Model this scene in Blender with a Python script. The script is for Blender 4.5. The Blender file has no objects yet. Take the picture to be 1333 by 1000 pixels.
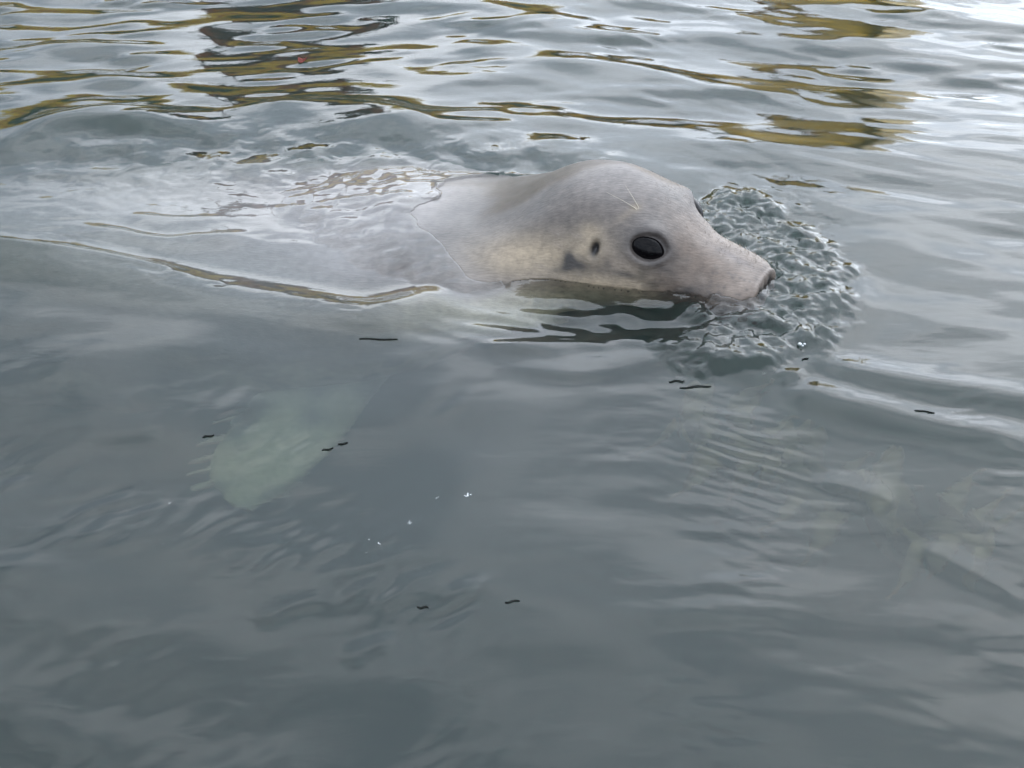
import bpy, bmesh, math, random
import numpy as np
from mathutils import Vector, Matrix, kdtree

R = math.radians
scene = bpy.context.scene
col = scene.collection

# ------------------------------------------------------------------ camera
CAM_H, PITCH, FPX = 0.86, 36.0, 1600.0          # metres, degrees down, focal length in photo pixels
cam_d = bpy.data.cameras.new('camera')
cam = bpy.data.objects.new('camera', cam_d)
col.objects.link(cam)
cam.location = (0, 0, CAM_H)
cam.rotation_euler = (R(90 - PITCH), 0, 0)
cam_d.sensor_width = 36.0
cam_d.lens = 36.0 * FPX / 1333.0
cam_d.clip_start = 0.02
cam_d.clip_end = 3000
scene.camera = cam

# ------------------------------------------------------------------ sky and sun (overcast)
SUN_ELEV, SUN_ROT = R(40), R(30)
world = bpy.data.worlds.new('World')
scene.world = world
world.use_nodes = True
wn, wl = world.node_tree.nodes, world.node_tree.links
wn.clear()
wout = wn.new('ShaderNodeOutputWorld')
wbg = wn.new('ShaderNodeBackground')
wbg.inputs['Strength'].default_value = 0.12
sky = wn.new('ShaderNodeTexSky')
sky.sky_type = 'NISHITA'
sky.sun_disc = False
sky.sun_elevation = SUN_ELEV
sky.sun_rotation = SUN_ROT
sky.air_density = 1.0
sky.dust_density = 3.0
tc = wn.new('ShaderNodeTexCoord')
mp = wn.new('ShaderNodeMapping')
mp.inputs['Scale'].default_value = (1.0, 1.0, 2.2)
wl.new(tc.outputs['Generated'], mp.inputs['Vector'])
cn = wn.new('ShaderNodeTexNoise')
cn.inputs['Scale'].default_value = 3.4
cn.inputs['Detail'].default_value = 6.0
cn.inputs['Roughness'].default_value = 0.5
wl.new(mp.outputs['Vector'], cn.inputs['Vector'])
cr = wn.new('ShaderNodeValToRGB')                 # grey cloud sheet, darker bellies and thin bright gaps
cr.color_ramp.elements[0].position = 0.36
cr.color_ramp.elements[0].color = (0.44, 0.525, 0.64, 1)
cr.color_ramp.elements[1].position = 0.64
cr.color_ramp.elements[1].color = (0.97, 1.04, 1.14, 1)
wl.new(cn.outputs['Fac'], cr.inputs['Fac'])
csc = wn.new('ShaderNodeVectorMath')
csc.operation = 'SCALE'
csc.inputs['Scale'].default_value = 18.0
wl.new(cr.outputs['Color'], csc.inputs[0])
# the overcast glows gently round the veiled sun
nrm_ = wn.new('ShaderNodeVectorMath'); nrm_.operation = 'DOT_PRODUCT'
wl.new(tc.outputs['Generated'], nrm_.inputs[0])
nrm_.inputs[1].default_value = (math.sin(SUN_ROT) * math.cos(SUN_ELEV), math.cos(SUN_ROT) * math.cos(SUN_ELEV), math.sin(SUN_ELEV))
gmr = wn.new('ShaderNodeMapRange'); gmr.interpolation_type = 'SMOOTHSTEP'
gmr.inputs['From Min'].default_value = 0.45; gmr.inputs['From Max'].default_value = 1.0
gmr.inputs['To Min'].default_value = 15.0; gmr.inputs['To Max'].default_value = 36.0
wl.new(nrm_.outputs['Value'], gmr.inputs['Value'])
wl.new(gmr.outputs['Result'], csc.inputs['Scale'])
cmx = wn.new('ShaderNodeMixRGB')
cmx.inputs['Fac'].default_value = 0.88
wl.new(sky.outputs['Color'], cmx.inputs['Color1'])
wl.new(csc.outputs['Vector'], cmx.inputs['Color2'])
wl.new(cmx.outputs['Color'], wbg.inputs['Color'])
wl.new(wbg.outputs['Background'], wout.inputs['Surface'])

sun_d = bpy.data.lights.new('sun', 'SUN')
sun_d.energy = 0.6
sun_d.angle = R(90)
sun_d.color = (1.0, 0.97, 0.93)
sun = bpy.data.objects.new('sun', sun_d)
col.objects.link(sun)
# light comes from the azimuth SUN_ROT (clockwise from +Y) at SUN_ELEV
sdir = Vector((math.sin(SUN_ROT) * math.cos(SUN_ELEV), math.cos(SUN_ROT) * math.cos(SUN_ELEV), math.sin(SUN_ELEV)))
sun.rotation_euler = (-sdir).to_track_quat('-Z', 'Y').to_euler()
sun.location = (3, 6, 8)

scene.view_settings.view_transform = 'Standard'
scene.view_settings.look = 'None'
scene.view_settings.exposure = 0.45
scene.view_settings.gamma = 1.0
scene.view_settings.use_curve_mapping = False
scene.render.engine = 'CYCLES'
scene.cycles.use_denoising = True
scene.cycles.max_bounces = 10
scene.cycles.transmission_bounces = 8
scene.cycles.volume_bounces = 2
scene.cycles.diffuse_bounces = 3
scene.cycles.glossy_bounces = 4
scene.cycles.sample_clamp_indirect = 6.0
scene.cycles.caustics_refractive = True
scene.cycles.caustics_reflective = True
scene.cycles.blur_glossy = 0.5

# ------------------------------------------------------------------ helpers
CP, SP = math.cos(R(PITCH)), math.sin(R(PITCH))
def ground(u, v, z=0.0):
    """photo pixel -> point on the horizontal plane at height z"""
    dx, dv = (u - 666.5) / FPX, (500.0 - v) / FPX
    d = np.array([dx, CP + dv * SP, -SP + dv * CP])
    t = (z - CAM_H) / d[2]
    return np.array([0, 0, CAM_H]) + d * t
def project(P):
    """world points (n,3) -> photo pixels"""
    P = np.asarray(P, float)
    x, y, z = P[..., 0], P[..., 1], P[..., 2] - CAM_H
    dep = y * CP - z * SP
    up = y * SP + z * CP
    return 666.5 + FPX * x / dep, 500.0 - FPX * up / dep

def new_mat(name):
    m = bpy.data.materials.new(name)
    m.use_nodes = True
    return m, m.node_tree.nodes, m.node_tree.links
def plain(name, color, rough=0.5, noise=0.15, scale=20.0, spec=0.5, bump=0.0):
    m, n, l = new_mat(name)
    b = n['Principled BSDF']
    b.inputs['Roughness'].default_value = rough
    b.inputs['Specular IOR Level'].default_value = spec
    t = n.new('ShaderNodeTexCoord')
    x = n.new('ShaderNodeTexNoise')
    x.inputs['Scale'].default_value = scale
    x.inputs['Detail'].default_value = 5
    l.new(t.outputs['Object'], x.inputs['Vector'])
    r = n.new('ShaderNodeValToRGB')
    lo = [c * (1 - noise) for c in color]; hi = [min(1, c * (1 + noise)) for c in color]
    r.color_ramp.elements[0].position = 0.35
    r.color_ramp.elements[1].position = 0.65
    r.color_ramp.elements[0].color = (*lo, 1)
    r.color_ramp.elements[1].color = (*hi, 1)
    l.new(x.outputs['Fac'], r.inputs['Fac'])
    l.new(r.outputs['Color'], b.inputs['Base Color'])
    if bump:
        bp = n.new('ShaderNodeBump')
        bp.inputs['Strength'].default_value = bump
        bp.inputs['Distance'].default_value = 0.004
        l.new(x.outputs['Fac'], bp.inputs['Height'])
        l.new(bp.outputs['Normal'], b.inputs['Normal'])
    return m
def tag(o, label=None, cat=None, group=None, kind=None):
    if label: o['label'] = label
    if cat: o['category'] = cat
    if group: o['group'] = group
    if kind: o['kind'] = kind
    return o
def link(name, data, parent=None):
    o = bpy.data.objects.new(name, data)
    col.objects.link(o)
    if parent is not None:
        o.parent = parent
    return o
def mesh_np(name, V, F, mat, smooth=True):
    me = bpy.data.meshes.new(name)
    V = np.asarray(V, np.float32); F = np.asarray(F, np.int32)
    k = F.shape[1]
    me.vertices.add(len(V)); me.vertices.foreach_set('co', V.ravel())
    me.loops.add(F.size); me.loops.foreach_set('vertex_index', F.ravel())
    me.polygons.add(len(F))
    me.polygons.foreach_set('loop_start', np.arange(0, F.size, k, dtype=np.int32))
    me.polygons.foreach_set('loop_total', np.full(len(F), k, np.int32))
    if smooth:
        me.polygons.foreach_set('use_smooth', np.ones(len(F), bool))
    me.update(calc_edges=True)
    me.validate()
    if mat: me.materials.append(mat)
    return me
def grid_faces(nr, nc, wrap=False):
    i = np.arange(nr - 1)[:, None]
    j = np.arange(nc if wrap else nc - 1)[None, :]
    j2 = (j + 1) % nc
    a = i * nc + j; b = i * nc + j2; c = (i + 1) * nc + j2; d = (i + 1) * nc + j
    return np.stack([a, b, c, d], -1).reshape(-1, 4)
def smoothstep(a, b, x):
    t = np.clip((x - a) / (b - a), 0, 1)
    return t * t * (3 - 2 * t)
def catmull(xs, ys, x):
    """smooth monotone-ish interpolation (finite-difference Hermite), ys (n,k)"""
    xs = np.asarray(xs, float); ys = np.asarray(ys, float)
    m = np.zeros_like(ys)
    d = (ys[1:] - ys[:-1]) / (xs[1:] - xs[:-1])[:, None]
    m[1:-1] = 0.5 * (d[1:] + d[:-1]); m[0] = d[0]; m[-1] = d[-1]
    i = np.clip(np.searchsorted(xs, x, side='right') - 1, 0, len(xs) - 2)
    h = (xs[i + 1] - xs[i])[:, None]
    t = ((x - xs[i])[:, None]) / h
    return ((2*t**3 - 3*t**2 + 1) * ys[i] + (t**3 - 2*t**2 + t) * h * m[i]
            + (-2*t**3 + 3*t**2) * ys[i+1] + (t**3 - t**2) * h * m[i+1])

# ------------------------------------------------------------------ the seal's shape (needed for the waterline)
E = np.array([0.210, 1.465])                       # point between the eyes, in plan
HY = R(-33)
HF = np.array([math.cos(HY), math.sin(HY)])        # head's forward direction
HL = np.array([-math.sin(HY), math.cos(HY)])       # towards the far side
ST = []                                            # x, y, centre z, half width, height up, height down, exponent
def hs(s, *a):
    p = E + HF * s
    ST.append((p[0], p[1]) + a)
hs(0.151, -0.004, 0.004, 0.004, 0.004, 2.0)
hs(0.148, -0.004, 0.029, 0.023, 0.026, 2.6)
hs(0.139, -0.005, 0.040, 0.034, 0.038, 2.6)
hs(0.120, -0.004, 0.048, 0.040, 0.048, 2.5)
hs(0.092, -0.002, 0.051, 0.046, 0.050, 2.3)
hs(0.060, 0.003, 0.054, 0.052, 0.055, 2.2)
hs(0.030, 0.008, 0.064, 0.066, 0.060, 2.2)
hs(0.000, 0.013, 0.079, 0.082, 0.068, 2.2)
hs(-0.040, 0.015, 0.091, 0.095, 0.078, 2.15)
hs(-0.085, 0.013, 0.101, 0.103, 0.090, 2.1)
hs(-0.130, 0.000, 0.114, 0.105, 0.108, 2.1)
hs(-0.180, -0.032, 0.146, 0.113, 0.135, 2.15)
ST += [(0.010, 1.578, -0.080, 0.182, 0.128, 0.165, 2.3),
       (-0.050, 1.590, -0.110, 0.215, 0.134, 0.175, 2.3),
       (-0.180, 1.603, -0.140, 0.280, 0.158, 0.175, 2.2),
       (-0.310, 1.620, -0.190, 0.295, 0.194, 0.190, 2.2),
       (-0.600, 1.650, -0.250, 0.280, 0.214, 0.200, 2.2),
       (-0.950, 1.680, -0.280, 0.210, 0.185, 0.180, 2.1),
       (-1.300, 1.710, -0.300, 0.115, 0.105, 0.105, 2.0),
       (-1.480, 1.720, -0.300, 0.055, 0.045, 0.045, 2.0),
       (-1.530, 1.722, -0.300, 0.006, 0.006, 0.006, 2.0)]
ST = np.array(ST)
par = np.concatenate([[0], np.cumsum(np.linalg.norm(np.diff(ST[:, :3], axis=0), axis=1) + 1e-6)])
NR, NC = 460, 240
q = np.linspace(0, 1, NR)
tt = par[-1] * (0.16 * q + 0.84 * q ** 2.6)        # dense over the head
tt = tt[::-1]                                      # tail -> nose
S = catmull(par, ST, tt)
tang = np.gradient(S[:, :2], axis=0)
tang /= np.linalg.norm(tang, axis=1)[:, None] + 1e-9
arc = np.concatenate([[0], np.cumsum(np.linalg.norm(np.diff(S[:, :2], axis=0), axis=1))])
kern = np.exp(-((arc[:, None] - arc[None, :]) / np.clip(0.09 * smoothstep(0.0, 0.12, arc[-1] - arc - 0.10) + 0.004, 0.004, 1)[:, None]) ** 2) * np.gradient(arc)[None, :]
tang = (kern @ tang) / kern.sum(1)[:, None]        # turn the neck gradually so that sections never cross
tang /= np.linalg.norm(tang, axis=1)[:, None]
latv = np.stack([-tang[:, 1], tang[:, 0]], 1)      # towards the far side
ph = np.linspace(0, 2 * math.pi, NC, endpoint=False)
c_, s_ = np.cos(ph), np.sin(ph)
ex = S[:, 6][:, None]
cc = np.sign(c_) * np.abs(c_) ** (2 / ex)
ss = np.sign(s_) * np.abs(s_) ** (2 / ex)
hh = np.where(ss > 0, np.maximum(S[:, 4], 1e-4)[:, None], np.maximum(S[:, 5], 1e-4)[:, None])
BV = np.zeros((NR, NC, 3))
BV[..., 0] = S[:, 0][:, None] + latv[:, 0][:, None] * cc * np.abs(S[:, 3])[:, None]
BV[..., 1] = S[:, 1][:, None] + latv[:, 1][:, None] * cc * np.abs(S[:, 3])[:, None]
BV[..., 2] = S[:, 2][:, None] + ss * hh
def head_xyz(P):
    d = P[..., :2] - E
    return d @ HF, d @ HL, P[..., 2]
def head_pt(s, l, z):
    p = E + HF * s + HL * l
    return np.array([p[0], p[1], z])
def normals_grid(P):
    du = np.gradient(P, axis=0)
    dv = np.roll(P, -1, axis=1) - np.roll(P, 1, axis=1)
    n = np.cross(dv, du)
    n /= np.linalg.norm(n, axis=2)[..., None] + 1e-12
    cen = np.stack([S[:, 0], S[:, 1], S[:, 2]], 1)[:, None, :]
    flip = np.sign(((P - cen) * n).sum(2).mean())
    return n * flip
N_ = normals_grid(BV)
HS0, HL0, HZ0 = head_xyz(BV)
def blob(s, l, z, rs, rl, rz):
    a, b, c = HS0, HL0, HZ0
    return np.exp(-(((a - s) / rs) ** 2 + ((b - l) / rl) ** 2 + ((c - z) / rz) ** 2))
disp = np.zeros((NR, NC))
for sg in (-1, 1):
    disp += 0.0075 * blob(0.008, sg * 0.060, 0.082, 0.028, 0.022, 0.020)      # brow
    disp -= 0.0025 * blob(0.050, sg * 0.060, 0.046, 0.026, 0.030, 0.020)      # hollow before the eye
    a, b, c = HS0, HL0, HZ0                                                   # almond lid opening, swollen rim
    es, ez = (0.004, 0.062) if sg < 0 else (0.016, 0.060)
    ea = (a - es) / 0.0250; eb = (c - ez + 0.25 * (a - es)) / (0.0156 * np.clip(1 - 0.35 * np.clip(ea, 0, 1.2) ** 2, 0.4, 1))
    rho = np.hypot(ea, eb); sd = smoothstep(0.03, 0.05, b * sg)
    disp += sd * (0.0012 * np.exp(-((rho - 1.15) / 0.30) ** 2) - 0.0070 * smoothstep(1.0, 0.75, rho))
    disp += 0.0085 * blob(0.112, sg * 0.050, -0.004, 0.030, 0.030, 0.022)     # whisker pad
    disp -= 0.0130 * blob(-0.062, sg * 0.098, 0.056, 0.0052, 0.04, 0.0085)    # ear hole
    disp += 0.0030 * blob(-0.060, sg * 0.098, 0.056, 0.014, 0.04, 0.017)      # ear rim
    disp -= 0.0040 * blob(0.146, sg * 0.016, 0.006, 0.010, 0.0050, 0.011)     # nostril
    disp -= 0.0055 * blob(0.118, sg * 0.045, -0.022, 0.045, 0.03, 0.0042)     # mouth line
    disp += 0.0040 * blob(-0.02, sg * 0.086, 0.000, 0.045, 0.04, 0.030)       # cheek
disp -= 0.0010 * blob(0.075, 0.0, 0.060, 0.030, 0.018, 0.030)                 # bridge of the nose
disp -= 0.0025 * blob(0.152, 0.0, 0.004, 0.012, 0.0035, 0.016)                # philtrum
rng = np.random.default_rng(4)
for _ in range(40):                                                          # soft unevenness of blubber and skin folds
    k = rng.normal(size=3); k *= rng.uniform(25, 95) / np.linalg.norm(k)
    disp += 0.00022 * np.sin(BV @ k + rng.uniform(0, 6.3))
ds = np.linalg.norm((BV - np.array([0.00, 1.42, -0.070])) / np.array([0.16, 0.10, 0.055]), axis=2)
disp += 0.065 * np.exp(-ds ** 2)                                              # chest bulging under the chin
BV = BV + N_ * disp[..., None]
ROLL = 0.11                                                                  # the head leans towards the near side
BV[..., 2] += ROLL * HL0 * smoothstep(-0.22, -0.08, HS0)
TOPX, TOPY, TOPZ = BV[..., 0], BV[..., 1], BV[..., 2]

# ------------------------------------------------------------------ water surface
def axis(lo, hi, step, fine, fstep, far, n_far):
    a = []
    x = lo
    while x < hi:
        a.append(x)
        x += fstep if fine[0] <= x <= fine[1] else step
    a = np.array(a)
    g = np.geomspace(step * 1.3, far, n_far)
    out_hi = a[-1] + g
    out_lo = (a[0] - g)[::-1]
    return np.concatenate([out_lo, a, out_hi])
XA = axis(-1.35, 1.45, 0.0040, (-0.30, 0.56), 0.0021, 220, 60)
YA = axis(0.50, 2.75, 0.0036, (0.80, 1.70), 0.0021, 220, 60)
X, Y = np.meshgrid(XA, YA)
NXY = X.shape
inner = smoothstep(6.0, 2.2, np.hypot(X, Y - 1.5))
rng = np.random.default_rng(11)
def waves(n, lmin, lmax, slope, ang, spread, seed):
    """n long-crested sine trains; slope = rms slope of the sum"""
    r = np.random.default_rng(seed)
    h = np.zeros(NXY)
    for _ in range(n):
        lam = math.exp(r.uniform(math.log(lmin), math.log(lmax)))
        th = R(ang) + R(spread) * r.normal()
        k = 2 * math.pi / lam
        p = k * (X * math.sin(th) + Y * math.cos(th)) + r.uniform(0, 2 * math.pi)
        h += np.sin(p) * (slope * math.sqrt(2.0 / n) / k)
    return h
def field(n, lmin, lmax, seed, anis=1.0):
    """smooth random field in about -1..1"""
    r = np.random.default_rng(seed)
    h = np.zeros(NXY)
    for _ in range(n):
        lam = math.exp(r.uniform(math.log(lmin), math.log(lmax)))
        th = r.uniform(0, 2 * math.pi)
        k = 2 * math.pi / lam
        h += np.sin(k * (X * math.cos(th) / anis + Y * math.sin(th)) + r.uniform(0, 6.3))
    return h / math.sqrt(n / 2) * 0.6
def line_frame(pts):
    """signed distance (+ = away from camera) and parameter 0..1 along a polyline given in photo pixels"""
    W = np.array([ground(*p)[:2] for p in pts])
    t = np.linspace(0, 1, len(W)); tf = np.linspace(0, 1, 60)
    W = catmull(t, W, tf)
    best = np.full(NXY, 1e9); sgn = np.zeros(NXY); prm = np.zeros(NXY)
    lo, hi = W.min(0) - 0.35, W.max(0) + 0.35
    jx = np.where((XA > lo[0]) & (XA < hi[0]))[0]; jy = np.where((YA > lo[1]) & (YA < hi[1]))[0]
    if len(jx) == 0 or len(jy) == 0: return best, sgn, prm
    sl = np.s_[jy[0]:jy[-1] + 1, jx[0]:jx[-1] + 1]
    x, y = X[sl], Y[sl]
    b = np.full(x.shape, 1e9); sg = np.ones(x.shape); pr = np.zeros(x.shape)
    L = len(W) - 1
    for i in range(L):
        a, c = W[i], W[i + 1]
        d = c - a; dd = d @ d + 1e-12
        u = np.clip(((x - a[0]) * d[0] + (y - a[1]) * d[1]) / dd, 0, 1)
        ex_, ey_ = x - (a[0] + u * d[0]), y - (a[1] + u * d[1])
        r2 = ex_ ** 2 + ey_ ** 2
        m = r2 < b
        b[m] = r2[m]
        sg[m] = np.sign((d[0] * ey_ - d[1] * ex_) * (1 if d[0] > 0 else -1))[m]
        pr[m] = ((i + u) / L)[m]
    best[sl] = np.sqrt(b) ; sgn[sl] = sg; prm[sl] = pr
    return best, sgn, prm
def ridge(pts, amp, w_near, w_far, taper=0.18):
    """crest along the line: rises over w_near on the camera's side, falls over w_far behind it"""
    d, sg, t = line_frame(pts)
    w = np.where(sg > 0, w_far, w_near)
    env = smoothstep(0, taper, t) * smoothstep(1, 1 - taper, t)
    return amp * env * np.exp(-(d / w) ** 2)

far_env = smoothstep(1.45, 2.15, Y)
mid_env = smoothstep(0.9, 1.7, Y)
right_env = smoothstep(0.15, 0.75, X)
patch = 0.75 + 0.45 * field(14, 0.5, 1.3, 3)
Z = np.zeros(NXY)
Z += waves(16, 0.45, 1.1, 0.030, 8, 25, 1) * inner                              # slow swell
lft, rgt = smoothstep(0.35, -0.45, X), smoothstep(-0.45, 0.35, X)
Z += (waves(26, 0.16, 0.36, 0.062, -8, 14, 2) * lft + waves(26, 0.16, 0.36, 0.070, 15, 14, 22) * rgt) * inner * far_env * patch      # far waves
Z += (waves(30, 0.030, 0.085, 0.085, -10, 11, 57) * lft + waves(30, 0.030, 0.085, 0.060, 14, 12, 58) * rgt) * inner * far_env * np.clip(0.6 + field(14, 0.15, 0.5, 36), 0.1, 2)
Z += waves(26, 0.07, 0.16, 0.070, 6, 18, 5) * inner * far_env * patch
Z += (waves(24, 0.10, 0.26, 0.045, 20, 14, 6) + waves(24, 0.03, 0.08, 0.035, 18, 12, 66)) * inner * right_env * mid_env      # right of the seal
Z += waves(20, 0.12, 0.40, 0.030, -10, 35, 7) * inner
Z += waves(26, 0.05, 0.14, 0.024, -14, 28, 77) * inner * (1 - far_env) * np.clip(0.5 + field(14, 0.2, 0.7, 35), 0, 2)                           # foreground, nearly calm
Z += waves(20, 0.022, 0.060, 0.040, -36, 16, 8) * inner * smoothstep(1.35, 1.0, Y) * smoothstep(0.25, -0.15, X) * np.clip(0.4 + field(12, 0.15, 0.4, 31), 0, 2)
Z += waves(20, 0.016, 0.050, 0.036, 6, 12, 9) * inner * smoothstep(1.45, 1.1, Y) * smoothstep(-0.1, 0.25, X) * np.clip(0.4 + field(12, 0.12, 0.35, 32), 0, 2)
Z += waves(24, 1.2, 6.0, 0.07, 10, 35, 10) * (1 - inner) * smoothstep(120, 20, np.hypot(X, Y))

# --- the hump of water dragged over the back
def gauss(u, v, sx, sy, rot=0.0):
    c = ground(u, v)
    dx, dy = X - c[0], Y - c[1]
    a = dx * math.cos(rot) + dy * math.sin(rot); b = -dx * math.sin(rot) + dy * math.cos(rot)
    return np.exp(-(a / sx) ** 2 - (b / sy) ** 2)
calm = 1 - 0.75 * np.clip(gauss(230, 300, 0.42, 0.16) + gauss(560, 330, 0.2, 0.15), 0, 1)
Z *= calm
Z += 0.014 * gauss(60, 300, 0.32, 0.17) + 0.008 * gauss(330, 320, 0.22, 0.12)
Z += ridge([(-30, 225), (70, 175), (170, 168), (250, 205)], 0.009, 0.05, 0.04, 0.25) + ridge([(290, 165), (400, 140), (500, 145), (590, 185)], 0.008, 0.05, 0.035, 0.25)
Z += waves(24, 0.02, 0.06, 0.03, 10, 30, 95) * gauss(150, 290, 0.4, 0.12)
Z += 0.018 * gauss(140, 165, 0.20, 0.10, 0.15)                                    # heave behind the back
Z += 0.012 * gauss(480, 165, 0.16, 0.08, -0.1)
# --- ridges with steep far flanks
wob = field(14, 0.14, 0.35, 21)
Z += ridge([(80, 300), (150, 314), (215, 324), (280, 318), (345, 312)], 0.0058, 0.03, 0.012, 0.25) * (1 + 0.4 * wob)
Z += ridge([(350, 279), (430, 273), (520, 269), (600, 266)], 0.006, 0.03, 0.011, 0.15)
Z += ridge([(-60, 333), (60, 342), (150, 351), (270, 371)], 0.0042, 0.014, 0.009, 0.2) * (1 + 0.4 * wob)
dd_, _, tt_ = line_frame([(-140, 325), (0, 343), (130, 356), (270, 382), (370, 398), (470, 413), (540, 398), (600, 372)])
Z += waves(24, 0.012, 0.045, 0.10, 5, 22, 91) * np.exp(-(dd_ / 0.022) ** 2) * np.clip(0.5 + field(14, 0.05, 0.2, 92), 0, 1.5)
Z += waves(24, 0.014, 0.05, 0.07, 0, 30, 93) * gauss(250, 318, 0.17, 0.03) * np.clip(0.3 + field(14, 0.05, 0.2, 94), 0, 1.5)
Z += ridge([(160, 290), (230, 296), (300, 290)], 0.003, 0.03, 0.010, 0.3) * (1 + 0.5 * wob)
Z += ridge([(620, 470), (760, 487), (900, 465), (1000, 492), (1075, 455), (1118, 400), (1105, 330)], 0.0055, 0.022, 0.045, 0.15)   # bow wave round the muzzle
Z += ridge([(600, 455), (700, 452), (800, 446), (900, 425)], 0.005, 0.022, 0.014, 0.3)
Z += ridge([(1000, 500), (1100, 530), (1220, 556), (1400, 590)], 0.009, 0.030, 0.035, 0.2)
Z += ridge([(1040, 470), (1150, 497), (1280, 520), (1420, 540)], 0.008, 0.025, 0.030, 0.2)
Z += ridge([(1050, 620), (1120, 637), (1170, 655)], 0.002, 0.012, 0.020, 0.3)
Z += ridge([(330, 820), (380, 795), (450, 782)], 0.0018, 0.010, 0.016, 0.3) + ridge([(440, 800), (540, 780), (680, 770)], 0.0020, 0.016, 0.020, 0.3) + ridge([(440, 870), (480, 850), (520, 835)], 0.0016, 0.010, 0.014, 0.3)
Z += ridge([(1190, 700), (1260, 740), (1345, 780)], 0.0025, 0.014, 0.020, 0.3)
# wake rolling off the cheek
ck = gauss(760, 420, 0.20, 0.055, 0.06)
Z += waves(20, 0.022, 0.060, 0.16, 12, 20, 14) * ck
Z += 0.007 * gauss(790, 385, 0.10, 0.045) - 0.002 * gauss(860, 415, 0.05, 0.03)
# turbulent water behind the seal
tb = np.clip(gauss(320, 215, 0.42, 0.13) + gauss(640, 215, 0.2, 0.07) + 0.8 * gauss(980, 270, 0.10, 0.10), 0, 1)
Z += waves(40, 0.03, 0.12, 0.095, 0, 70, 15) * tb
Z += 0.0006 * np.abs(field(40, 0.02, 0.06, 16)) * tb
# fine flank ripples on the hump and the small capillary fans
Z += waves(16, 0.011, 0.020, 0.06, 30, 10, 17) * gauss(70, 325, 0.06, 0.04)
Z += waves(16, 0.012, 0.024, 0.05, -5, 8, 18) * gauss(1230, 550, 0.16, 0.10) * np.clip(field(14, 0.08, 0.2, 33), 0, 2)
Z += waves(16, 0.012, 0.022, 0.06, 25, 10, 19) * gauss(960, 590, 0.07, 0.07)

# --- breath boiling up round the muzzle: hundreds of glassy lumps
c0 = ground(1003, 372)
def boil_mask(x, y):
    u, v = project(np.stack([x, y, np.zeros_like(x)], -1))
    e = np.hypot((u - 1000) / 118, (v - 385) / 112)
    e2 = np.hypot((u - 955) / 105, (v - 458) / 38)
    e3 = np.hypot((u - 960) / 70, (v - 285) / 40)
    return np.minimum(np.minimum(e, e2), e3) + 0.09 * np.sin(x * 61 + 40 * y) + 0.07 * np.sin(y * 93 - 37 * x + 1)
bm = boil_mask(X, Y)
Z += 0.007 * smoothstep(1.0, 0.45, bm)
r = np.random.default_rng(23)
L0 = np.zeros(NXY)
XW = X + 0.0035 * field(24, 0.018, 0.06, 81); YW = Y + 0.0035 * field(24, 0.018, 0.06, 82)
cnt = 0
for _ in range(6000):
    px, py = r.uniform(0.05, 0.55), r.uniform(1.15, 1.72)
    m = float(boil_mask(np.array([px]), np.array([py]))[0])
    if m > 1.0: continue
    cnt += 1
    if cnt > 520: break
    rad = r.uniform(0.007, 0.0190) * (1.35 if r.random() < 0.12 else 1) * (1.0 - 0.25 * smoothstep(0.6, 1.0, np.array(m)))
    asp = r.uniform(0.7, 1.35)
    j0, j1 = np.searchsorted(XA, [px - 2 * rad, px + 2 * rad]); i0, i1 = np.searchsorted(YA, [py - 2 * rad, py + 2 * rad])
    x, y = XW[i0:i1, j0:j1] - px, YW[i0:i1, j0:j1] - py
    d = np.hypot(x * asp, y / asp) / rad
    dome = rad * r.uniform(0.12, 0.60) * np.maximum(0, 1 - d * d) ** 0.75
    base = r.uniform(0, 0.002)
    L0[i0:i1, j0:j1] = np.maximum(L0[i0:i1, j0:j1], np.where(dome > 0, dome + base, 0))
for _ in range(1):
    L0 = (2 * L0 + np.roll(L0, 1, 0) + np.roll(L0, -1, 0) + np.roll(L0, 1, 1) + np.roll(L0, -1, 1)) / 6
Z += 0.78 * L0 * smoothstep(1.12, 0.62, bm)
Z += waves(40, 0.009, 0.035, 0.17, 0, 80, 24) * smoothstep(1.15, 0.7, bm)
BOILZ = smoothstep(1.05, 0.8, bm)
# --- contact with the seal: water is drawn up along its skin
top = np.full(NXY, -9.0)
sel = (TOPZ > -0.12)
tx, ty, tz = TOPX[sel], TOPY[sel], TOPZ[sel]
# dense resample of the body grid for a height map
up_r = 5
ii = np.linspace(0, NR - 1, NR * up_r)
i0 = np.floor(ii).astype(int).clip(0, NR - 2); fr = (ii - i0)[:, None, None]
G = BV[i0] * (1 - fr) + BV[i0 + 1] * fr
Gn = np.roll(G, -1, axis=1)
P = np.concatenate([(G * (1 - f_) + Gn * f_).reshape(-1, 3) for f_ in (0, 0.2, 0.4, 0.6, 0.8)])
P = P[P[:, 2] > -0.25]
jx = np.clip(np.searchsorted(XA, P[:, 0]), 0, len(XA) - 1); jy = np.clip(np.searchsorted(YA, P[:, 1]), 0, len(YA) - 1)
np.maximum.at(top, (jy, jx), P[:, 2])
for _ in range(3):
    t2 = top.copy()
    for dy, dx in ((0, 1), (0, -1), (1, 0), (-1, 0)):
        t2 = np.maximum(t2, np.where(top > -5, -9, np.roll(np.roll(top, dy, 0), dx, 1)))
    top = np.where(top > -5, top, t2)
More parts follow.
